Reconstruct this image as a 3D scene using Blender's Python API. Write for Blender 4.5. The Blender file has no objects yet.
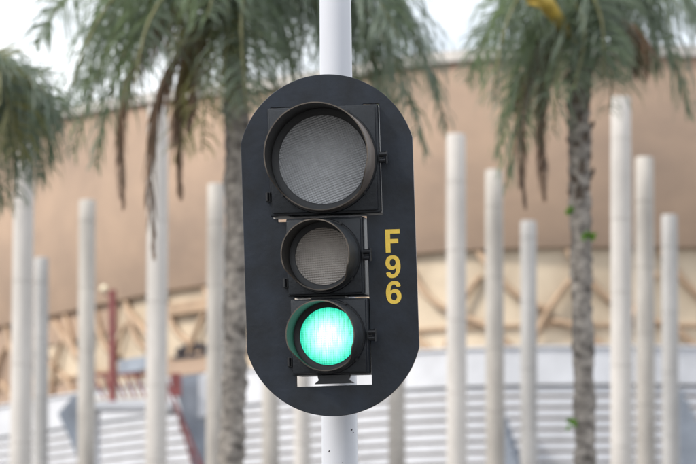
import bpy, bmesh, math, random
from mathutils import Vector, Matrix
R = math.radians
random.seed(7)
S = bpy.context.scene
COL = S.collection

# ------------------------------------------------------------------ camera
CAM = Vector((0.0, 0.0, 1.6))
PITCH = R(6.5)
FOCAL = 197.0
K = 36.0 / (FOCAL * 696.0)            # tangent per photograph pixel
cd = bpy.data.cameras.new('camera'); cam = bpy.data.objects.new('camera', cd); COL.objects.link(cam)
cam.location = CAM; cam.rotation_euler = (R(90) + PITCH, 0, 0)
cd.lens = FOCAL; cd.sensor_width = 36.0; cd.clip_start = 0.1; cd.clip_end = 6000
cd.dof.use_dof = True; cd.dof.focus_distance = 11.93; cd.dof.aperture_fstop = 6.6
S.camera = cam

# ------------------------------------------------------------------ world, sun, exposure
SUN_EL, SUN_AZ = R(46), R(250)        # azimuth clockwise from +Y: behind the camera, to the left
w = bpy.data.worlds.new('World'); S.world = w; w.use_nodes = True
nt = w.node_tree; nt.nodes.clear()
out = nt.nodes.new('ShaderNodeOutputWorld'); bg = nt.nodes.new('ShaderNodeBackground')
sky = nt.nodes.new('ShaderNodeTexSky'); sky.sky_type = 'NISHITA'; sky.sun_disc = False
sky.sun_elevation = SUN_EL; sky.sun_rotation = SUN_AZ; sky.dust_density = 2.0; sky.air_density = 1.0
tc = nt.nodes.new('ShaderNodeTexCoord'); mp = nt.nodes.new('ShaderNodeMapping')
mp.inputs['Scale'].default_value = (1, 1, 1.8)
nz = nt.nodes.new('ShaderNodeTexNoise'); nz.inputs['Scale'].default_value = 7.0; nz.inputs['Detail'].default_value = 6
rp = nt.nodes.new('ShaderNodeValToRGB')
rp.color_ramp.elements[0].position = 0.36; rp.color_ramp.elements[0].color = (0.40,)*3 + (1,)
rp.color_ramp.elements[1].position = 0.58; rp.color_ramp.elements[1].color = (0.95,)*3 + (1,)
mx = nt.nodes.new('ShaderNodeMix'); mx.data_type = 'RGBA'; mx.inputs['B'].default_value = (12.0, 12.4, 12.9, 1)
nt.links.new(tc.outputs['Generated'], mp.inputs['Vector']); nt.links.new(mp.outputs[0], nz.inputs['Vector'])
nt.links.new(nz.outputs['Fac'], rp.inputs[0]); nt.links.new(rp.outputs[0], mx.inputs['Factor'])
nt.links.new(sky.outputs[0], mx.inputs['A']); nt.links.new(mx.outputs['Result'], bg.inputs['Color'])
bg.inputs['Strength'].default_value = 0.10
nt.links.new(bg.outputs[0], out.inputs[0])
ld = bpy.data.lights.new('sun', 'SUN'); ld.energy = 2.4; ld.angle = R(7); ld.color = (1.0, 0.95, 0.87)
sun = bpy.data.objects.new('sun', ld); COL.objects.link(sun); sun.location = (-20, -20, 60)
sd = Vector((math.sin(SUN_AZ)*math.cos(SUN_EL), math.cos(SUN_AZ)*math.cos(SUN_EL), math.sin(SUN_EL)))
sun.rotation_euler = (-sd).to_track_quat('-Z', 'Y').to_euler()
S.view_settings.view_transform = 'Standard'; S.view_settings.look = 'None'
S.view_settings.gamma = 1.0; S.view_settings.exposure = 0.48
S.render.engine = 'CYCLES'
S.cycles.max_bounces = 8

# ------------------------------------------------------------------ helpers
def pix(px, py, depth):
    """photograph pixel -> point in the upright plane Y = depth"""
    u, v = (px - 348) * K, (232 - py) * K
    c, s = math.cos(PITCH), math.sin(PITCH)
    d = Vector((u, c - v * s, s + v * c))
    return CAM + d * (depth / d.y)

def lin(r, g, b):
    f = lambda c: (c/255/12.92 if c/255 <= .04045 else ((c/255+.055)/1.055)**2.4)
    return (f(r), f(g), f(b))

def material(name, base, rough=0.6, var=0.15, vscale=4.0, bump=0.0, bscale=60.0, metal=0.0, tint=None, coat=0.0, stretch=(1,1,1), spec=0.5):
    m = bpy.data.materials.new(name); m.use_nodes = True
    n = m.node_tree; p = n.nodes['Principled BSDF']
    p.inputs['Roughness'].default_value = rough; p.inputs['Metallic'].default_value = metal
    p.inputs['Coat Weight'].default_value = coat; p.inputs['Coat Roughness'].default_value = 0.15
    p.inputs['Specular IOR Level'].default_value = spec
    t = n.nodes.new('ShaderNodeTexCoord'); mp = n.nodes.new('ShaderNodeMapping'); mp.inputs['Scale'].default_value = stretch
    n.links.new(t.outputs['Object'], mp.inputs['Vector'])
    a = n.nodes.new('ShaderNodeTexNoise'); a.inputs['Scale'].default_value = vscale; a.inputs['Detail'].default_value = 7; a.inputs['Roughness'].default_value = 0.62
    n.links.new(mp.outputs[0], a.inputs['Vector'])
    r = n.nodes.new('ShaderNodeValToRGB')
    lo = tuple(max(0, c*(1-var*1.6)) for c in (tint or base)); hi = tuple(min(1, c*(1+var)) for c in base)
    r.color_ramp.elements[0].position = 0.3; r.color_ramp.elements[0].color = lo + (1,)
    r.color_ramp.elements[1].position = 0.68; r.color_ramp.elements[1].color = hi + (1,)
    n.links.new(a.outputs['Fac'], r.inputs[0]); n.links.new(r.outputs[0], p.inputs['Base Color'])
    if bump:
        b = n.nodes.new('ShaderNodeTexNoise'); b.inputs['Scale'].default_value = bscale; b.inputs['Detail'].default_value = 5
        n.links.new(mp.outputs[0], b.inputs['Vector'])
        bn = n.nodes.new('ShaderNodeBump'); bn.inputs['Strength'].default_value = bump; bn.inputs['Distance'].default_value = 0.02
        n.links.new(b.outputs['Fac'], bn.inputs['Height']); n.links.new(bn.outputs[0], p.inputs['Normal'])
    return m

class MB:
    def __init__(s): s.v = []; s.f = []
    def add(s, vs, fs):
        o = len(s.v); s.v += [tuple(v) for v in vs]; s.f += [tuple(i+o for i in f) for f in fs]; return s
    def box(s, c, d, M=None):
        x, y, z = (k/2 for k in d)
        vs = [Vector((sx*x, sy*y, sz*z)) for sz in (-1,1) for sy in (-1,1) for sx in (-1,1)]
        if M is not None: vs = [M @ v for v in vs]
        c = Vector(c)
        return s.add([v+c for v in vs], [(0,2,3,1),(4,5,7,6),(0,1,5,4),(2,6,7,3),(0,4,6,2),(1,3,7,5)])
    def tube(s, pts, rad, n=8, cap=True):
        pts = [Vector(p) for p in pts]
        rad = rad if isinstance(rad, (list, tuple)) else [rad]*len(pts)
        vs, fs = [], []
        ref = None
        for i, p in enumerate(pts):
            t = (pts[min(i+1, len(pts)-1)] - pts[max(i-1, 0)]).normalized()
            if ref is None:
                ref = Vector((0,0,1)) if abs(t.z) < .9 else Vector((1,0,0))
            a = (ref - t*ref.dot(t)).normalized(); ref = a; b = t.cross(a)
            for k in range(n):
                q = 2*math.pi*k/n
                vs.append(p + (a*math.cos(q) + b*math.sin(q))*rad[i])
        for i in range(len(pts)-1):
            for k in range(n):
                fs.append((i*n+k, i*n+(k+1)%n, (i+1)*n+(k+1)%n, (i+1)*n+k))
        if cap:
            fs.append(tuple(range(n))[::-1]); fs.append(tuple(range((len(pts)-1)*n, len(pts)*n)))
        return s.add(vs, fs)
    def bar(s, a, b, w, h, up=(0,0,1)):
        a, b = Vector(a), Vector(b); t = (b-a).normalized(); u = Vector(up)
        sd = t.cross(u).normalized(); u = sd.cross(t)
        vs = [p + sd*(i*w/2) + u*(j*h/2) for p in (a, b) for i, j in ((-1,-1),(1,-1),(1,1),(-1,1))]
        return s.add(vs, [(3,2,1,0),(4,5,6,7),(0,1,5,4),(1,2,6,5),(2,3,7,6),(3,0,4,7)])
    def prism(s, poly, depth, axis=Vector((0,1,0))):
        n = len(poly); vs = [Vector(p) for p in poly]; vs += [p + axis*depth for p in vs]
        return s.add(vs, [tuple(range(n)), tuple(range(n, 2*n))[::-1]] + [(i, i+n, (i+1) % n + n, (i+1) % n) for i in range(n)])
    def build(s, name, mat, parent=None, smooth=False, bevel=0.0, seg=2, recalc=True):
        me = bpy.data.meshes.new(name); me.from_pydata(s.v, [], s.f)
        if bevel or recalc:
            bm = bmesh.new(); bm.from_mesh(me)
            if bevel:
                bmesh.ops.remove_doubles(bm, verts=bm.verts, dist=1e-6)
                bmesh.ops.bevel(bm, geom=[e for e in bm.edges], offset=bevel, segments=seg, profile=.6, affect='EDGES', clamp_overlap=True)
            bmesh.ops.recalc_face_normals(bm, faces=bm.faces)
            bm.to_mesh(me); bm.free()
        if smooth:
            me.polygons.foreach_set('use_smooth', [True]*len(me.polygons))
            if smooth != 'all':
                me.set_sharp_from_angle(angle=R(40))
        me.materials.append(mat)
        return link(name, me, parent)

def link(name, data, parent=None, M=None):
    o = bpy.data.objects.new(name, data); COL.objects.link(o)
    if parent is not None: o.parent = parent
    if M is not None: o.matrix_local = M
    return o
def tag(o, label=None, cat=None, group=None, kind=None):
    for k, v in (('label', label), ('category', cat), ('group', group), ('kind', kind)):
        if v: o[k] = v
    return o

def flat_shape(name, loops, depth, mat, parent, bevel=0.0, M=None):
    """filled 2D outline with holes, given thickness; loops in x,z; front at y=-depth/2"""
    cu = bpy.data.curves.new(name, 'CURVE'); cu.dimensions = '2D'; cu.fill_mode = 'BOTH'; cu.extrude = depth/2 - bevel
    cu.bevel_depth = bevel; cu.bevel_resolution = 1; cu.offset = -bevel
    for lp in loops:
        sp = cu.splines.new('POLY'); sp.points.add(len(lp)-1); sp.use_cyclic_u = True
        for p, q in zip(sp.points, lp): p.co = (q[0], q[1], 0, 1)
    tmp = bpy.data.objects.new(name+'_outline', cu); COL.objects.link(tmp)
    dg = bpy.context.evaluated_depsgraph_get(); dg.update()
    me = bpy.data.meshes.new_from_object(tmp.evaluated_get(dg))
    bpy.data.objects.remove(tmp); bpy.data.curves.remove(cu)
    me.transform(Matrix.Rotation(R(90), 4, 'X')); me.name = name
    me.materials.clear(); me.materials.append(mat)
    return link(name, me, parent, M)

def chaikin(p, it=2):
    for _ in range(it):
        q = []
        for i in range(len(p)):
            a, b = p[i], p[(i+1) % len(p)]
            q += [(a[0]*.75+b[0]*.25, a[1]*.75+b[1]*.25), (a[0]*.25+b[0]*.75, a[1]*.25+b[1]*.75)]
        p = q
    return p

# ------------------------------------------------------------------ materials
M_plate = material('dark navy painted sheet', (0.0115, 0.0165, 0.026), 0.5, .3, 9, .05, 40, tint=(.012,.0155,.022), spec=.4)
M_edge = material('worn plate edge', (0.30, 0.25, 0.22), 0.6, .25, 30)
M_house = material('charcoal housing plastic', (0.012, 0.0155, 0.021), 0.42, .3, 9, .06, 90, spec=.45)
M_visor = material('visor plastic faded', (0.034, 0.039, 0.045), 0.42, .3, 7, .05, 60, tint=(.018,.016,.015), spec=.45)
M_visor1 = material('faded brown visor plastic', (0.15, 0.125, 0.11), 0.5, .25, 7, .05, 60, tint=(.11,.09,.08))
M_inner = material('matt black visor lining', (0.016, 0.015, 0.014), 0.6, .3, 9, .05, 60)
M_rim = material('sun-bleached visor lip', (0.11, 0.09, 0.072), 0.6, .3, 15)
M_latch = material('black latch', (0.012, 0.013, 0.016), 0.4, .2, 30)
M_yellow = material('yellow stencil paint', (0.95, 0.64, 0.085), 0.55, .05, 45, .1, 120)
M_pole = material('pale grey galvanised paint', (0.55, 0.56, 0.60), 0.34, .06, 3, .02, 30, stretch=(1,1,.3))
M_conc = material('pale concrete', (0.56, 0.525, 0.49), 0.85, .13, 1.6, .2, 14, stretch=(1,1,.35))
M_brown = material('terracotta render', (0.385, 0.272, 0.195), 0.9, .12, .3, .1, 6, tint=(.365,.265,.20), stretch=(1,1,1.6))
M_cream = material('cream membrane', (0.57, 0.475, 0.355), 0.7, .14, .5, tint=(.54,.43,.31))
M_brace = material('tan painted steel', (0.42, 0.29, 0.19), 0.6, .15, 2)
M_white = material('white painted concrete', (0.60, 0.605, 0.635), 0.7, .10, .8, .1, 9)
M_gap = material('tan wall behind slats', (0.60, 0.52, 0.45), 0.85, .15, .7)
M_grey = material('blue grey concrete', (0.27, 0.30, 0.35), 0.8, .18, .9, .1, 9)
M_red = material('oxide red steel', (0.23, 0.062, 0.06), 0.5, .2, 3)
M_dark = material('dark bronze metal', (0.05, 0.04, 0.045), 0.5, .2, 3)
M_ground = material('dusty asphalt', (0.10, 0.095, 0.09), 0.9, .2, .3, .3, 20)
M_trunk = material('grey palm bark', (0.30, 0.27, 0.24), 0.95, .35, 9, .8, 22, tint=(.09,.075,.065), stretch=(1,1,1.3))
M_boot = material('old leaf base', (0.17, 0.13, 0.10), 0.95, .4, 9, .5, 30, tint=(.04,.03,.024))
M_stalk = material('yellow leaf stalk', (0.50, 0.35, 0.06), 0.6, .2, 6)
def leafmat(name, c, tr=.3, var=.3):
    m = material(name, c, .5, var, 2.2)
    n = m.node_tree; p = n.nodes['Principled BSDF']; o = n.nodes['Material Output']
    t = n.nodes.new('ShaderNodeBsdfTranslucent'); t.inputs[0].default_value = (c[0]*1.3, c[1]*1.4, c[2]*.8, 1)
    x = n.nodes.new('ShaderNodeMixShader'); x.inputs[0].default_value = tr
    n.links.new(p.outputs[0], x.inputs[1]); n.links.new(t.outputs[0], x.inputs[2]); n.links.new(x.outputs[0], o.inputs[0])
    return m
M_leaf = leafmat('grey green palm leaflets', (0.175, 0.215, 0.18), .45)
M_leaf2 = leafmat('yellowing palm leaflets', (0.24, 0.23, 0.11))
M_dead = leafmat('dry brown palm leaflets', (0.20, 0.125, 0.085), .2)
M_sprout = leafmat('fresh green sprout', (0.14, 0.30, 0.04))

# ------------------------------------------------------------------ the ground
g = MB().add([(-3000,-200,0),(3000,-200,0),(3000,5000,0),(-3000,5000,0)], [(0,1,2,3)]).build('ground', M_ground)
tag(g, 'dusty grey ground under the signal and the palms', kind='structure')

# ------------------------------------------------------------------ stadium
CTRL = [(-48,190),(-34,165),(-20,139),(-11.2,123),(-6.5,113.5),(-3,108),(0,103.4),(2.4,101),(5,100),(9.1,99.9),(18,101),(32,105),(46,112),(60,122)]
def catmull(P, n=8):
    o = []
    for i in range(1, len(P)-2):
        p0, p1, p2, p3 = (Vector(P[j]) for j in (i-1, i, i+1, i+2))
        for k in range(n):
            t = k/n
            o.append(.5*((2*p1)+(p2-p0)*t+(2*p0-5*p1+4*p2-p3)*t*t+(3*p1-p0-3*p2+p3)*t**3))
    o.append(Vector(P[-2])); return o
PLAN = catmull(CTRL)
NORM = []
for i in range(len(PLAN)):
    t = (PLAN[min(i+1, len(PLAN)-1)] - PLAN[max(i-1, 0)]).normalized(); NORM.append(Vector((t.y, -t.x)))
ARC = [0.0]
for i in range(1, len(PLAN)): ARC.append(ARC[-1] + (PLAN[i]-PLAN[i-1]).length)
def on(s, off, z):
    for i in range(1, len(ARC)):
        if ARC[i] >= s or i == len(ARC)-1:
            t = (s-ARC[i-1])/(ARC[i]-ARC[i-1]); p = PLAN[i-1].lerp(PLAN[i], t); n = NORM[i-1].lerp(NORM[i], t).normalized()
            return Vector((p.x+n.x*off, p.y+n.y*off, z))
def s_of(px):
    """arc position of the facade under a photograph column"""
    best = None
    for k in range(4000):
        s = ARC[-1]*k/4000; p = on(s, 0, 0); e = abs(p.x/p.y - (px-348)*K/math.cos(PITCH))
        if best is None or e < best[0]: best = (e, s)
    return best[1]
def top_rise(s): return max(0.0, (S_MID - s))*RISE
def sweep(name, prof, mat, parent, closed=True, s0=None, s1=None, rise=0.0, smooth=False):
    pts = [s for s in ARC if (s0 is None or s > s0) and (s1 is None or s < s1)]
    if s0 is not None: pts = [s0] + pts
    if s1 is not None: pts = pts + [s1]
    m = MB(); n = len(prof); vs = []; fs = []
    for s in pts:
        for o, z in prof: vs.append(on(s, o, z + (top_rise(s) if z > 17 else 0)))
    for i in range(len(pts)-1):
        for k in range(n if closed else n-1):
            fs.append((i*n+k, i*n+(k+1) % n, (i+1)*n+(k+1) % n, (i+1)*n+k))
    if closed: fs += [tuple(range(n)), tuple(range((len(pts)-1)*n, len(pts)*n))[::-1]]
    m.add(vs, fs)
    return m.build(name, mat, parent, smooth=smooth)
def rect(o0, o1, z0, z1): return [(o0,z0),(o1,z0),(o1,z1),(o0,z1)]

S_MID = s_of(330); RISE = 1.25/(S_MID - s_of(30))
st = link('stadium', None); st.location = (0, 0, 0); st.empty_display_size = 3
tag(st, 'curved stadium with terracotta upper band, cream lattice and white slatted base behind the posts', 'stadium')
sweep('upper_band', [(-.18,12.6),(.06,13.4),(.18,14.8),(.05,16.2),(-.3,17.7),(-.8,17.7),(-.6,12.6)], M_brown, st, smooth=True)
sweep('coping', rect(-.82, -.1, 17.705, 18.0), M_conc, st)
sweep('roof', [(-.83,17.75),(-.83,17.85),(-16,19.6),(-16,19.4)], M_conc, st)
sweep('soffit', rect(-3.4, -.61, 12.7, 12.9), M_brown, st)
sweep('lattice_wall', rect(-.6, -.4, 8.6, 12.595), M_cream, st)
sweep('parapet', rect(-.25, 0.1, 8.95, 9.9), M_white, st)
sweep('parapet_cap', rect(-.32, .16, 9.904, 9.97), M_white, st)
sweep('lower_wall', rect(-.6, -.14, 0, 8.9), M_gap, st)
z = 8.9; slat = None
while z > .4:
    sweep('slat', [(-.139,z-.215),(.02,z-.22),(.02,z-.02),(-.139,z+.0)], M_white, st); z -= .29
# curved steel braces in front of the cream wall, bay by bay
sA, sB = s_of(-60), s_of(770)
bay = 2.5; s = sA; k = 0
def arcbar(a, b, sag, w):
    m = MB(); pts = []
    for i in range(9):
        t = i/8; pts.append(on(a[0]+(b[0]-a[0])*t, -.3 + .1*math.sin(math.pi*t), a[1]+(b[1]-a[1])*t + sag*math.sin(math.pi*t)))
    m.tube(pts, w, 6); return m
while s < sB:
    j = random.uniform(-.25, .25)
    for a, b, sg, wd in (((s, 12.55), (s+1.9+j, 10.9), -.3, .1), ((s+1.25, 9.4), (s+2.6+j, 11.9), .3, .08), ((s-.5, 10.75+j*.4), (s+1.3, 9.6), .25, .09)):
        arcbar(a, b, sg, wd).build('brace', M_brace, st, smooth='all')
    s += bay; k += 1
for zz in (10.5,):
    sweep('rail', rect(-.39, -.3, zz, zz+.09), M_brace, st, s0=sA, s1=sB)
# left bays: heavier brown beams
sL0, sL1 = s_of(-40), s_of(232)
sweep('beam', rect(-.38, -.15, 11.85, 12.2), M_brace, st, s0=s_of(160), s1=sL1)
sweep('beam', rect(-.38, -.15, 10.05, 10.5), M_brown, st, s0=s_of(160), s1=sL1)
sweep('brown_wall', rect(-.39, -.35, 9.1, 12.58), M_brown, st, s0=sL0, s1=s_of(34))
sweep('brown_wall', rect(-.39, -.34, 11.7, 12.58), M_brown, st, s0=s_of(36), s1=s_of(108))
sweep('brown_wall', rect(-.39, -.34, 9.1, 10.4), M_brown, st, s0=s_of(36), s1=s_of(100))
sweep('brown_wall', rect(-.39, -.34, 9.1, 10.0), M_brace, st, s0=s_of(104), s1=s_of(158))
sweep('beam', rect(-.38, -.1, 10.35, 10.75), M_grey, st, s0=s_of(116), s1=s_of(152))
for (px0, z0, px1, z1) in ((46,12.4,80,10.6),(118,12.3,150,11.0)):
    arcbar((s_of(px0), z0), (s_of(px1), z1), .1, .12).build('brace', M_brace, st, smooth='all')
# grey concrete stair flights rising against the slats
def stair(px, n, step, tread, z0, dirn):
    m = MB(); s = s_of(px)
    for i in range(n):
        a = on(s + dirn*i*tread, .55, 0); b = on(s + dirn*(i+1)*tread, .55, 0)
        top = z0 - i*step; n2 = (on(s, 1, 0) - on(s, 0, 0))
        m.add([a, b, b+n2*.7, a+n2*.7] + [p + Vector((0,0,top)) for p in (a, b, b+n2*.7, a+n2*.7)], [(0,3,2,1),(4,5,6,7),(0,1,5,4),(1,2,6,5),(2,3,7,6),(3,0,4,7)])
    return m.build('stair_flight', M_grey, st)
stair(361, 26, .26, .16, 7.55, 1)
stair(503, 30, .26, .085, 8.55, 1)
stair(671, 30, .26, .13, 8.7, 1)
stair(116, 24, .26, .2, 7.5, 1)

# ------------------------------------------------------------------ red steel staircase on the left
DS = 103.0
def pl(px, py, dd=0): return pix(px, py, DS + dd)
base = pl(140, 600); base.z = 0
rs = link('outdoor_staircase', None); rs.location = base
tag(rs, 'red steel and grey concrete staircase with slanted railing between left posts', 'staircase')
def rel(p): return p - base
def part(m, name, mat, parent=rs, **kw):
    m.v = [tuple(Vector(v)-base) for v in m.v]; return m.build(name, mat, parent, **kw)
part(MB().tube([pl(112.5,408), pl(112.5,290)], .10, 10), 'post', M_red)
part(MB().box((pl(125,402)+pl(125,409))/2 + Vector((0,.6,0)), (2.5,1.6,.2)), 'landing', M_white)
for lx in (98, 152): part(MB().bar(pl(lx,405,.9), pl(lx,480,.9), .12, .12, up=(0,1,0)), 'support', M_white)
for i in range(6):
    x = 97 + i*10.5
    part(MB().bar(pl(x-3,376), pl(x+7,398), .07, .10, up=(0,1,0)), 'baluster', M_red)
    part(MB().bar(pl(x+1.5,374,.03), pl(x+11.5,396,.03), .06, .11, up=(0,1,0)), 'baluster', M_cream)
part(MB().bar(pl(92,375), pl(160,374), .07, .07), 'rail', M_red)
part(MB().bar(pl(92,388,.1), pl(160,386,.1), .05, .06), 'rail', M_red)
part(MB().bar(pl(88,399.5), pl(166,396.5), .08, .06), 'rail', M_cream)
part(MB().bar(pl(166,380), pl(203,470), .08, .10, up=(0,1,0)), 'handrail', M_red)
part(MB().bar(pl(173,395,.3), pl(194,470,.3), .07, .08, up=(0,1,0)), 'handrail', M_red)
for i in range(6):
    a = pl(168+i*6, 386+i*14.5); part(MB().bar(a, a+Vector((0.02,.0,-.45)), .04, .04, up=(0,1,0)), 'baluster', M_red)
part(MB().box(pl(176,385), (.28,.25,.62)), 'newel_box', M_red)
def slab(poly, mat, name, dd=0, th=.35): part(MB().prism([pl(x, y, dd) for x, y in poly], th), name, mat)
slab([(176,392),(182,376),(202,374),(203,405),(214,430),(216,520),(196,480),(186,430)], M_grey, 'stair_wall', .5)
slab([(58,414),(74,394),(81,400),(81,470),(70,440)], M_grey, 'stair_wall', .5)
slab([(198.5,376),(210,375),(210,416),(198.5,417)], M_white, 'sign_panel', .2, .15)
lampm = bpy.data.materials.new('cream glass globe'); lampm.use_nodes = True
lampm.node_tree.nodes['Principled BSDF'].inputs['Base Color'].default_value = (.8,.7,.5,1); lampm.node_tree.nodes['Principled BSDF'].inputs['Roughness'].default_value = .2
c0 = pl(104,289); gl = MB()
gl.tube([c0+Vector((0,0,.11*math.sin(a))) for a in [R(d) for d in range(-85,90,17)]], [.11*math.cos(R(d)) for d in range(-85,90,17)], 12)
part(gl, 'globe_lamp', lampm, smooth='all')
part(MB().bar(pl(104,293), pl(112,298), .04, .04), 'lamp_arm', M_red)
# dark cresting along the beam beside the staircase
for i in range(6):
    s_ = s_of(172+i*6.3); p = on(s_, -.25, 10.62); h = .28 + .1*(i % 2)
    m = MB(); m.tube([p, p+Vector((0,0,h*.5)), p+Vector((.05,0,h*.8)), p+Vector((.05,0,h))], [.05,.13,.08,.02], 8)
    m.build('finial', M_dark, st, smooth='all')
sweep('finial_rail', rect(-.37, -.1, 10.53, 10.61), M_dark, st, s0=s_of(168), s1=s_of(208))

# ------------------------------------------------------------------ concrete posts
HTOP = 10.6
posts = [  # photograph column, distance, label
 (22, 60.5, 'pale concrete post rising into the palm leaves at the left edge'),
 (44, 84.0, 'short grey concrete post just right of the leftmost post'),
 (89, 73.5, 'concrete post left of the red steel column and its globe lamp'),
 (157.5, 61.0, 'tall concrete post with a dead grey palm leaf hanging over it'),
 (216, 71.0, 'concrete post just left of the left palm trunk'),
 (272, 76.0, 'concrete post showing just below the lower left curve of the signal plate'),
 (303.5, 79.0, 'concrete post close to the left of the signal pole below the plate'),
 (397, 77.0, 'concrete post right of the signal pole below the plate'),
 (456, 64.3, 'tallest of the three concrete posts between the signal and the right palm'),
 (494.5, 69.0, 'middle of the three concrete posts between the signal and the right palm'),
 (527, 77.0, 'shortest of the three concrete posts between the signal and the right palm'),
 (618.5, 60.0, 'tallest of the three concrete posts right of the right palm trunk'),
 (643, 67.2, 'middle of the three concrete posts right of the right palm trunk'),
 (667.5, 76.0, 'shortest of the three concrete posts right of the right palm trunk')]
def postmesh(seed):
    rnd = random.Random(seed); m = MB(); pts, rd = [], []
    z = 0
    pts.append((0,0,0)); rd.append(.19)
    while z < HTOP - 1.3:
        z += rnd.uniform(1.15, 1.35); r = .19 - .03*z/HTOP
        for dz, k in ((-.011,0),(-.010,-.008),(.010,-.008),(.011,rnd.uniform(-.002,.002))):
            pts.append((0,0,z+dz)); rd.append(r+k)
    pts += [(0,0,HTOP-.03),(0,0,HTOP)]; rd += [.159,.14]
    m.tube(pts, rd, 24); return m
M_posts = [M_conc, material('weathered grey concrete', (0.43,0.415,0.40), .9, .22, 1.3, .3, 14, stretch=(1,1,.3)), material('stained warm concrete', (0.52,0.485,0.44), .88, .22, 1.1, .3, 14, tint=(.42,.385,.35), stretch=(1,1,.25))]
tone = [0,1,2,0,2,2,0,2,0,2,1,0,2,1]
for i, (px, d, lb) in enumerate(posts):
    o = postmesh(i).build('concrete_post', M_posts[tone[i]], smooth=True)
    p = pix(px, 232, d); o.location = (p.x, p.y, 0); o.rotation_euler = (R(random.uniform(-.25,.25)), R(random.uniform(-.25,.25)), random.uniform(0,6))
    tag(o, lb, 'post', 'concrete posts standing in rows before the stadium')

# ------------------------------------------------------------------ palms
def frond(parent, base, tip, rise, mat, name='frond', n=64, ll=.5, dead=False, lw=.024, seed=0):
    rnd = random.Random(seed)
    L = (tip-base).length; h = Vector((tip.x-base.x, tip.y-base.y, 0))
    ctrl = base + h*(.97 if dead else .6) + Vector((0,0,rise*(.5 if dead else .8)))
    P = lambda t: base*(1-t)**2 + ctrl*2*t*(1-t) + tip*t*t
    wob = rnd.uniform(-.08,.08)
    pts = [P(i/14) + Vector((wob*math.sin(i*.45), 0, 0)) for i in range(15)]
    o = parent.matrix_world if False else None
    ra = MB(); ra.tube(pts, [.034*(1-i/15.5)+.004 for i in range(15)], 6)
    fr = ra.build(name, M_dead if dead else M_leaf2, parent, smooth='all')
    lf = MB(); down = Vector((0,0,-1))
    for i in range(n):
        t = .12 + .88*(i+rnd.random())/n
        f = min(13.99, t*14); k = int(f); p = pts[k].lerp(pts[k+1], f-k); tn = (pts[k+1]-pts[k]).normalized()
        sd = tn.cross(Vector((0,0,1)))
        if sd.length < .05: sd = Vector((1,0,0))
        sd.normalize(); up = sd.cross(tn)
        length = ll*(math.sin(math.pi*min(1,(t*.86+.12)))**.6)*rnd.uniform(.75,1.15)
        for q in (-1, 1):
            if dead and rnd.random() < .25: continue
            ang = rnd.uniform(-.9, .9)
            d = (sd*q*math.cos(ang) + up*math.sin(ang)*.8 + tn*rnd.uniform(.35,.9)).normalized()
            if dead: d = (d*.62 + tn + down*.4).normalized()
            droop = rnd.uniform(.2, .9)
            a = p; b = a + d*length*.45; e = b + (d*.55 + down*droop).normalized()*length*.4; c = e + (d*.2+down*(droop+.3)).normalized()*length*.3
            wv = d.cross(tn)
            if wv.length < .05: wv = up
            wv = (wv.normalized()*rnd.uniform(.4,1) + tn*rnd.uniform(.3,1)).normalized()*lw*rnd.uniform(.75,1.2)
            lf.add([a-wv*.4, a+wv*.4, b-wv*.5, b+wv*.5, e-wv*.4, e+wv*.4, c], [(0,1,3,2),(2,3,5,4),(4,5,6)])
    lo = lf.build('leaflets', mat, fr, recalc=False); lo['kind'] = 'stuff'
    return fr

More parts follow.
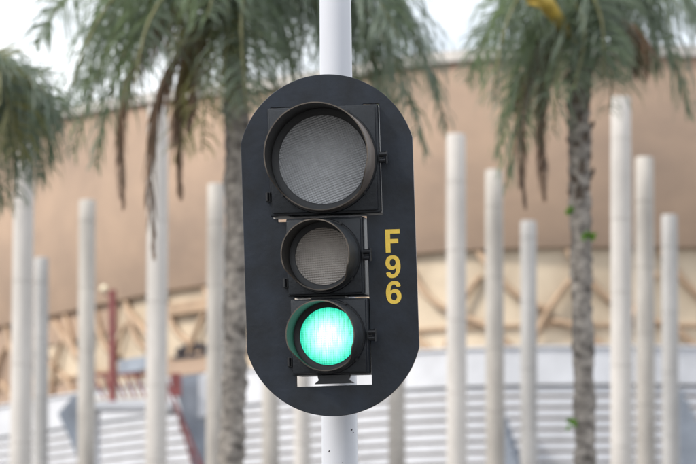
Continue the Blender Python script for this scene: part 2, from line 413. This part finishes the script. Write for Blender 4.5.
def palm(label, px, d, cpy, trunk_px, fronds, seed, boots=None, sprouts=(), spathes=()):
    rnd = random.Random(seed)
    c = pix(px, cpy, d); foot = Vector((pix(trunk_px[0], 464, d).x, d, 0))
    root = link('palm_tree', None); root.location = foot
    tag(root, label, 'palm tree', 'palm trees before the stadium')
    C = c - foot; r0 = trunk_px[1]*K*d/2
    # trunk with leaf-scar rings
    m = MB(); n = 150; seg = 14; vs = []; fs = []
    def axis(t): return Vector((C.x*t*t, C.y*t, C.z*t)) + Vector((.03*math.sin(t*7+seed), 0, 0))*min(1, t*3)
    for i in range(n+1):
        t = i/n; a = axis(t); rr = r0*(1.12-.12*min(1, t*2)) * (1 + .05*math.sin(i*1.9) + .06*math.sin(i*.53+seed))
        for k in range(seg):
            q = 2*math.pi*k/seg; r = rr*(1+rnd.uniform(-.12,.10))
            vs.append(a+Vector((r*math.cos(q), r*math.sin(q), 0)))
    for i in range(n):
        for k in range(seg): fs.append((i*seg+k, i*seg+(k+1) % seg, (i+1)*seg+(k+1) % seg, (i+1)*seg+k))
    fs.append(tuple(range(n*seg, (n+1)*seg)))
    tr = m.add(vs, fs).build('trunk', M_trunk, root, smooth='all')
    if boots:      # broken leaf bases on the upper trunk
        zlo = pix(px, boots[1], d).z; zhi = pix(px, boots[0], d).z
        bm_ = MB().add([(-.05,0,0),(.05,0,0),(.04,-.035,.13),(-.04,-.035,.13),(-.03,.03,.02),(.03,.03,.02),(0.01,-.012,.18)], [(0,1,2,3),(3,2,6),(0,3,4),(1,5,2),(4,3,6),(2,5,6),(4,6,5),(0,4,5,1)])
        me0 = bm_.build('leaf_base', M_boot, tr); first = True
        for i in range(boots[2]):
            z = zlo + (zhi-zlo)*i/boots[2]; a = axis(z/C.z); q = i*2.4+rnd.uniform(-.3,.3)
            o = me0 if first else link('leaf_base', me0.data, tr); first = False
            o.location = a + Vector((math.sin(q)*r0*.9, -math.cos(q)*r0*.9, 0)); o.rotation_euler = (rnd.uniform(-.2,.25), rnd.uniform(-.3,.3), q)
            sc = rnd.uniform(.55,1.0); o.scale = (sc, sc, sc*rnd.uniform(.7,1.2))
    for (sx, sy, sz) in sprouts:
        p = pix(sx, sy, d) - foot; p.y = -r0*.5; m = MB()
        for i in range(9):
            dv = Vector((rnd.uniform(-1,1), rnd.uniform(-1,.1), rnd.uniform(-.4,1))).normalized()*sz*rnd.uniform(.6,1.1)
            sdv = dv.cross(Vector((0,1,0.2))).normalized()*sz*.22
            m.add([p, p+dv*.5+sdv, p+dv, p+dv*.5-sdv], [(0,1,2,3)])
        m.build('sprout', M_sprout, tr, recalc=False)
    for (x0, y0, x1, y1, wd, dy) in spathes:
        a = pix(x0, y0, d) - foot; b = pix(x1, y1, d) - foot; a.y += dy*.3; b.y += dy*1.3
        mid = (a+b)/2 + Vector((0,-.1,.12)); m = MB()
        m.tube([a, a.lerp(mid,.6), mid, mid.lerp(b,.6), b], [.02, wd*.8, wd, wd*.7, .01], 8)
        m.build('flower_spathe', M_stalk, root, smooth='all')
    for i, (tx, ty, dy, rise, kind) in enumerate(fronds):
        tip = pix(tx, ty, d) - foot; tip.y += dy
        b = C + Vector((rnd.uniform(-.06,.06), rnd.uniform(-.06,.06), rnd.uniform(-.15,.1)))
        if kind == 'd': frond(root, b + Vector((0,0,-.15)), tip, rise, M_dead, 'dead_frond', 130, .5, True, .024, seed*50+i)
        else: frond(root, b, tip, rise, M_leaf2 if kind == 'y' else M_leaf, 'frond', 78, .74, False, .02, seed*50+i)
    return root

palm('grey trunked palm just left of the traffic signal, broad drooping crown', 236, 36.0, -6, (232, 25), [
 (70,120,-.6,1.3,'g'),(95,165,.1,1.1,'g'),(30,30,.8,1.0,'g'),(140,120,-1.0,.9,'g'),(175,150,.5,.9,'y'),(120,60,1.0,1.0,'g'),
 (205,165,-.9,.7,'y'),(262,120,-.8,.6,'g'),(300,110,.3,.9,'g'),(345,120,-.5,1.1,'g'),(390,130,.3,1.3,'g'),(425,160,-.3,1.4,'g'),(440,90,.6,1.4,'g'),(400,60,-1.0,1.2,'g'),
 (230,80,1.6,1.0,'g'),(300,50,1.6,1.1,'g'),(215,50,-1.9,1.0,'g'),
 (222,130,-1.0,.6,'g'),(250,130,-1.2,.7,'g'),(365,150,.5,1.2,'g'),(412,120,-.6,1.3,'g'),(78,95,.5,1.3,'g'),(72,150,.2,1.3,'g'),(448,125,.2,1.5,'g'),(405,145,-.2,1.3,'g'),(385,120,.6,1.3,'g'),(430,70,.4,1.4,'g'),
 (124,205,-.2,.6,'d'),(155,255,-.3,.5,'d'),(180,190,.2,.6,'d'),(190,130,-.4,.5,'d')], 3, sprouts=(), spathes=((234,-5,232,56,.07,-.3),))
palm('palm with rough shaggy upper trunk right of the signal', 583, 38.0, 6, (581, 22), [
 (505,190,-.3,.8,'g'),(525,140,.4,.7,'g'),(490,110,-.7,.9,'g'),(550,140,-.6,.5,'g'),(470,70,.7,1.0,'g'),
 (606,120,-.6,.5,'g'),(690,110,.2,1.0,'g'),(720,60,-.3,1.0,'g'),(700,5,.5,1.0,'g'),(568,105,-1.1,.5,'g'),(596,95,-1.1,.5,'g'),(500,150,.3,.9,'g'),(660,70,.2,1.0,'g'),(575,70,1.5,.9,'g'),(620,60,1.3,.9,'g'),
 (545,190,.2,.5,'d'),(524,205,-.2,.6,'d'),(633,72,-.5,.4,'d')], 5, boots=(75, 205, 34),
 sprouts=((570,214,.09),(588,240,.13),(570,424,.09)), spathes=((574,50,505,16,.085,-1.3),(562,42,520,30,.04,-1.2)))
palm('palm at the left edge showing only its drooping leaves', -48, 34.0, 92, (-52, 25), [
 (40,180,-.2,.9,'g'),(14,195,.2,.8,'g'),(50,150,.4,.9,'g'),(56,120,-.3,.7,'g'),(22,165,-.7,.8,'y'),(0,200,.5,.7,'g'),(-20,200,-.8,.6,'g'),
 (-90,150,0,.8,'g'),(-120,110,.4,.9,'g'),(-130,60,-.4,.9,'g'),(-60,170,.6,.6,'g'),(-30,80,1.6,.9,'g'),(-80,70,-1.6,.9,'g')], 9)

# ------------------------------------------------------------------ signal pole
m = MB(); ptop, pbot = pix(335.3, 0, 12.32), pix(339.9, 464, 12.32)
ax = (ptop - pbot); foot = pbot - ax*(pbot.z/ax.z)
pts, rd = [], []
for i in range(41):
    z = 5.6*i/40; t = (z - pbot.z)/(ptop.z-pbot.z); pts.append(ax*((z)/ax.z)); rd.append(.0585*(1-t) + .0515*t)
pts.append(pts[-1]+Vector((0,0,.012))); rd.append(.03)
m.tube(pts, rd, 40)
pole = m.build('signal_pole', M_pole, smooth=True); pole.location = foot
tag(pole, 'pale grey round steel pole carrying the traffic signal', 'pole')
fl = MB().box((0,0,.012), (.34,.34,.024)).build('base_plate', M_pole, pole, bevel=.003)
for sx in (-1,1):
    for sy in (-1,1): MB().tube([(sx*.13,sy*.13,.024),(sx*.13,sy*.13,.06)], .012, 6).build('anchor_bolt', M_latch, pole)
# weld seam and paint chips
for (px, py, sz) in ((329.5,451,.006),(351,430,.005),(342,463,.003),(353,432.5,.003)):
    a = pix(px, py, 12.262) - foot; t = (px-339.5)/18
    a.y = pix(339.5, py, 12.32).y - foot.y - math.sqrt(max(0,1-t*t))*.0575 - .001
    mm = MB(); mm.add([a+Vector((-sz,t*t*.001,-sz*.7)), a+Vector((sz*.8,0,-sz*.2)), a+Vector((sz,0,sz*.9)), a+Vector((-sz*.3,0,sz*.3))], [(0,1,2,3)])
    mm.build('paint_chip', M_dark, pole, recalc=False)

# ------------------------------------------------------------------ traffic signal
SC = K*12.0/math.cos(0)              # metres per photograph pixel at the plate
D0 = 11.95
ctr = pix(330, 245, D0)
ROLL = R(1.6)
sig = link('traffic_signal', None)
sig.location = ctr
sig.rotation_euler = Matrix.Rotation(R(-4.0), 3, 'Z').to_euler()
sig.matrix_world = Matrix.Translation(ctr) @ Matrix.Rotation(R(-4.5), 4, 'Z') @ Matrix.Rotation(R(3.0), 4, 'X') @ Matrix.Rotation(-ROLL, 4, 'Y')
tag(sig, 'black three-lamp traffic signal with rounded backplate, green lamp lit, yellow F96', 'traffic light')
def L(px, py):
    x, z = (px-330)*SC, (245-py)*SC
    c, s = math.cos(ROLL), math.sin(ROLL)
    return (x*c + z*s, -x*s + z*c)       # unrolled plate coordinates
W2, HS, RA = 86.3*SC, 105*SC, 89.2*SC
h = math.sqrt(RA*RA - W2*W2); a0 = math.asin(h/RA)
outl = []
for i in range(49):
    a = a0 + (math.pi-2*a0)*i/48; outl.append((RA*math.cos(a), HS - h + RA*math.sin(a)))
for i in range(49):
    a = math.pi + a0 + (math.pi-2*a0)*i/48; outl.append((RA*math.cos(a), -HS + h + RA*math.sin(a)))
# opening for the lamps (stepped: wide above, narrow below)
hx = lambda px, py: L(px, py)
hole = [hx(271,106.5), hx(364,106), hx(364,103.6), hx(380.2,103.4), hx(383.2,215.5), hx(367.2,216), hx(371.8,385), hx(296.5,387), hx(292,221.5), hx(278,221.8), hx(277.8,218.6), hx(273,218)]
plate = flat_shape('backplate', [outl, hole], .022, M_plate, sig, .0012)
plate.data.materials.append(M_edge)
for p in plate.data.polygons:
    if abs(p.normal.y) < .35: p.material_index = 1
FRONT = -.011
# writing
six = [(.97,.74),(.93,.86),(.80,.965),(.54,1.0),(.28,.95),(.10,.79),(.02,.62),(0,.48),(.03,.28),(.13,.11),(.30,.02),(.52,0),(.75,.03),(.92,.13),(1.0,.32),(.95,.48),(.82,.60),(.60,.65),(.42,.62),(.30,.55),(.305,.66),(.37,.79),(.52,.845),(.65,.81),(.70,.72)]
six_h = [(.51+.20*math.cos(R(k)), .32+.165*math.sin(R(k))) for k in range(0,360,15)]
eff = [(0,0),(.33,0),(.33,.40),(.88,.40),(.88,.58),(.33,.58),(.33,.81),(1,.81),(1,1),(0,1)]
nine, nine_h = [(1-x, 1-y) for x, y in six], [(1-x, 1-y) for x, y in six_h]
def glyph(name, loops, x0, x1, y0, y1, smooth, label):
    ox, oz = L((x0+x1)/2, (y0+y1)/2); wd, ht = (x1-x0)*SC, (y1-y0)*SC
    lo = [[((x-.5)*wd, (y-.5)*ht) for x, y in (chaikin(l) if smooth else l)] for l in loops]
    o = flat_shape(name, lo, .0016, M_yellow, plate); o.location = (ox, FRONT - .0010, oz); o['label'] = label
    return o
glyph('letter', [eff], 386, 400.5, 230, 253.3, False, 'yellow painted letter F')
glyph('numeral', [nine, nine_h], 385.8, 401, 256, 279, True, 'yellow painted 9')
glyph('numeral', [six, six_h], 386.2, 401.8, 281.5, 304.8, True, 'yellow painted 6')
# lens materials
def lensmat(name, dirt):
    m = material(name, dirt, .28, .05, 40, coat=.5, tint=tuple(c*.93 for c in dirt)); return m
M_lens1 = lensmat('unlit clear lens', (.60,.605,.62)); M_lens2 = lensmat('unlit smoky lens', (.66,.60,.55))
mg = bpy.data.materials.new('lit green lens'); mg.use_nodes = True; n = mg.node_tree; pb = n.nodes['Principled BSDF']
pb.inputs['Base Color'].default_value = (.05,.35,.25,1); pb.inputs['Roughness'].default_value = .3; 
tcn = n.nodes.new('ShaderNodeTexCoord'); ln = n.nodes.new('ShaderNodeVectorMath'); ln.operation = 'LENGTH'
mr = n.nodes.new('ShaderNodeMapRange'); mr.inputs['From Min'].default_value = .045; mr.inputs['From Max'].default_value = .098; mr.inputs['To Min'].default_value = 1.5; mr.inputs['To Max'].default_value = .55
mpn = n.nodes.new('ShaderNodeMapping'); mpn.inputs['Scale'].default_value = (150,1,26)
nn = n.nodes.new('ShaderNodeTexNoise'); nn.inputs['Scale'].default_value = 1.0; nn.inputs['Detail'].default_value = 3
m2 = n.nodes.new('ShaderNodeMapRange'); m2.inputs['From Min'].default_value = .3; m2.inputs['From Max'].default_value = .7; m2.inputs['To Min'].default_value = .65; m2.inputs['To Max'].default_value = 1.35
ml = n.nodes.new('ShaderNodeMath'); ml.operation = 'MULTIPLY'
n.links.new(tcn.outputs['Object'], ln.inputs[0]); n.links.new(ln.outputs['Value'], mr.inputs['Value'])
n.links.new(tcn.outputs['Object'], mpn.inputs[0]); n.links.new(mpn.outputs[0], nn.inputs['Vector']); n.links.new(nn.outputs['Fac'], m2.inputs['Value'])
er = n.nodes.new('ShaderNodeValToRGB'); er.color_ramp.elements[0].position = .60; er.color_ramp.elements[0].color = (.55,1,.87,1); er.color_ramp.elements[1].position = .99; er.color_ramp.elements[1].color = (.05,.95,.62,1)
sc_ = n.nodes.new('ShaderNodeMath'); sc_.operation = 'MULTIPLY'; sc_.inputs[1].default_value = 10.0
n.links.new(ln.outputs['Value'], sc_.inputs[0]); n.links.new(sc_.outputs[0], er.inputs[0]); n.links.new(er.outputs[0], pb.inputs['Emission Color'])
n.links.new(mr.outputs[0], ml.inputs[0]); n.links.new(m2.outputs[0], ml.inputs[1]); sx = n.nodes.new('ShaderNodeSeparateXYZ'); n.links.new(tcn.outputs['Object'], sx.inputs[0]); last = ml
for ax_ in ('X', 'Z'):            # facets of the lens: brighter in each cell than in the joints
    chain = sx.outputs[ax_]
    for op, val in (('MULTIPLY', math.pi*26/.189), ('SINE', None), ('ABSOLUTE', None), ('MULTIPLY_ADD', .45)):
        q_ = n.nodes.new('ShaderNodeMath'); q_.operation = op; n.links.new(chain, q_.inputs[0])
        if val is not None: q_.inputs[1].default_value = val
        if op == 'MULTIPLY_ADD': q_.inputs[2].default_value = .72
        chain = q_.outputs[0]
    mm_ = n.nodes.new('ShaderNodeMath'); mm_.operation = 'MULTIPLY'; n.links.new(last.outputs[0], mm_.inputs[0]); n.links.new(chain, mm_.inputs[1]); last = mm_
n.links.new(last.outputs[0], pb.inputs['Emission Strength'])

def lens(parent, r, mat, cells, ang, y, depth, label):
    m = MB(); cs = 2*r/cells; q = 3; ca, sa = math.cos(ang), math.sin(ang)
    dome = lambda x, z: y - .012*(1-(x*x+z*z)/(r*r))
    for i in range(cells):
        for j in range(cells):
            cx, cz = -r+(i+.5)*cs, -r+(j+.5)*cs
            if math.hypot(cx, cz) > r: continue
            vs = []
            for b in range(q+1):
                for a in range(q+1):
                    u, v = a/q*2-1, b/q*2-1
                    x, z = cx+u*cs/2, cz+v*cs/2
                    vs.append((x*ca-z*sa, dome(x, z) - depth*((1-v*v)*.7+(1-u*u)*.3), x*sa+z*ca))
            m.add(vs, [(b*(q+1)+a, b*(q+1)+a+1, (b+1)*(q+1)+a+1, (b+1)*(q+1)+a) for b in range(q) for a in range(q)])
    o = m.build('lens', mat, parent, smooth='all', recalc=False); o['label'] = label
    return o
def visor(parent, r0, r1, length, y0, cut, short, vm):
    """tunnel hood, open below; r0 at the door, r1 at the lip"""
    n = 96; th = .0035; m = MB(); vs = []; fs = []; lipf = []
    def ln_(a):
        d = abs((math.degrees(a) - 270 + 180) % 360 - 180)       # from straight down
        t = min(1, max(0, (d-cut)/30)); t = t*t*(3-2*t)
        return length*(short + (1-short)*t)*(1 + (.06*math.sin(a)))
    K_ = 6
    for i in range(n):
        a = 2*math.pi*i/n; l = ln_(a); c, s = math.cos(a), math.sin(a)
        for k in range(K_+1):
            u = k/K_; r = r0 + (r1-r0)*(l*u/length); vs.append((r*c, y0-l*u, r*s))
        for k in range(K_+1):
            u = 1-k/K_; r = r0 + (r1-r0)*(l*u/length) - th; vs.append((r*c, y0-l*u, r*s))
    N = 2*(K_+1)
    for i in range(n):
        j = (i+1) % n
        for k in range(N-1): fs.append((i*N+k, i*N+k+1, j*N+k+1, j*N+k))
    m.add(vs, fs); o = m.build('visor', vm, parent, smooth=True)
    o.data.materials.append(M_rim); o.data.materials.append(M_inner)
    for i, p in enumerate(o.data.polygons):          # outside, worn lip, black lining
        k = i % (N-1); p.material_index = 0 if k < K_ else (1 if k == K_ else 2)
    return o
def section(px, py, wpx, hpx, rl, vr0, vr1, vlen, yaw, tilt, lensm, lang, label, cells, cut, short, roll=0):
    x, z = L(px, py); wd, ht = wpx*SC, hpx*SC
    sec = MB().box((0, .06, 0), (wd, .17, ht)).build('lamp_housing', M_house, sig, smooth=True, bevel=.007)
    sec.matrix_local = Matrix.Translation((x, 0, z)) @ Matrix.Rotation(R(-yaw), 4, 'Z') @ Matrix.Rotation(R(tilt), 4, 'X') @ Matrix.Rotation(R(roll), 4, 'Y')
    sec['label'] = label
    door = MB().box((0, -.032, 0), (wd*.955, .016, ht*.955)).build('door', M_house, sec, smooth=True, bevel=.005)
    # ring that holds the lens
    m = MB(); vs, fs = [], []; prof = [(rl-.002,-.040),(rl-.002,-.052),(rl+.004,-.055),(vr0+.004,-.055),(vr0+.006,-.040)]
    for i in range(72):
        a = 2*math.pi*i/72
        for r, y in prof: vs.append((r*math.cos(a), y, r*math.sin(a)))
    for i in range(72):
        for k in range(len(prof)-1): fs.append((i*5+k, i*5+k+1, ((i+1) % 72)*5+k+1, ((i+1) % 72)*5+k))
    m.add(vs, fs).build('lens_ring', M_latch, sec, smooth=True)
    lens(sec, rl+.002, lensm, cells, lang, -.042, .0046, label.split(' housing')[0] + ' lens')
    visor(sec, vr0, vr1, vlen, -.0552, cut, short, M_visor1 if rl > .12 else M_visor)
    # wing latch on the right, hinge knuckles on the left, lip screws
    lt = MB(); lt.box((wd/2+.006, -.026, 0), (.016,.022,.022)); lt.tube([(wd/2+.002,-.04,.010),(wd/2+.026,-.042,.010)], .0075, 10)
    lt.tube([(wd/2+.004,-.04,-.010),(wd/2+.022,-.042,-.010)], .0075, 10); lt.tube([(wd/2+.024,-.042,-.02),(wd/2+.024,-.042,.02)], .0045, 8)
    lt.build('wing_latch', M_latch, sec, smooth=True)
    for dz in (.16, -.32):
        hb = MB(); hb.box((-wd/2-.004,-.024,ht*dz), (.012,.02,.03)); hb.tube([(-wd/2-.006,-.036,ht*dz-.013),(-wd/2-.006,-.036,ht*dz+.013)], .006, 10)
        hb.build('hinge', M_latch, sec, smooth=True)
    for aa in (60, 140, 220, 320):
        rr = vr0+.0055; sx, sz = rr*math.cos(R(aa)), rr*math.sin(R(aa))
        MB().tube([(sx,-.0565,sz),(sx,-.066,sz)], .0048, 8).build('visor_screw', M_latch, sec)
    return sec
section(325, 160.3, 111.5, 109, .1425, .1655, .1625, .205, 1.3, 0, M_lens1, R(19), 'dark unlit top lamp housing, the largest of the three', 38, 42, .34)
section(326.2, 257, 78, 78.5, .0925, .112, .1085, .155, 4.8, 0, M_lens2, R(3), 'dark unlit middle lamp housing', 26, 40, .4, .3)
section(330.6, 337, 78.5, 76.5, .0925, .112, .1085, .155, 4.6, 0, mg, 0, 'lit green bottom lamp housing', 26, 40, .4, .5)
# neck between the housings, lower bracket and the pole clamps behind
x, z = L(328, 297.5); nk = MB().box((x, .06, z), (.11,.12,.03)).build('housing_neck', M_latch, sig, bevel=.003)
x, z = L(334, 381)
flat_shape('lower_bracket', [[(x-.052,z+.018),(x-.048,z+.002),(x-.062,z-.009),(x+.062,z-.009),(x+.046,z+.002),(x+.052,z+.018)]], .05, M_latch, sig, .001)
for py in (150, 345):
    x, z = L(333, py); m = MB(); m.box((x, .215, z), (.07,.16,.05)); m.box((x, .265, z), (.15,.012,.06))
    m.build('pole_clamp', M_latch, sig, bevel=.002)
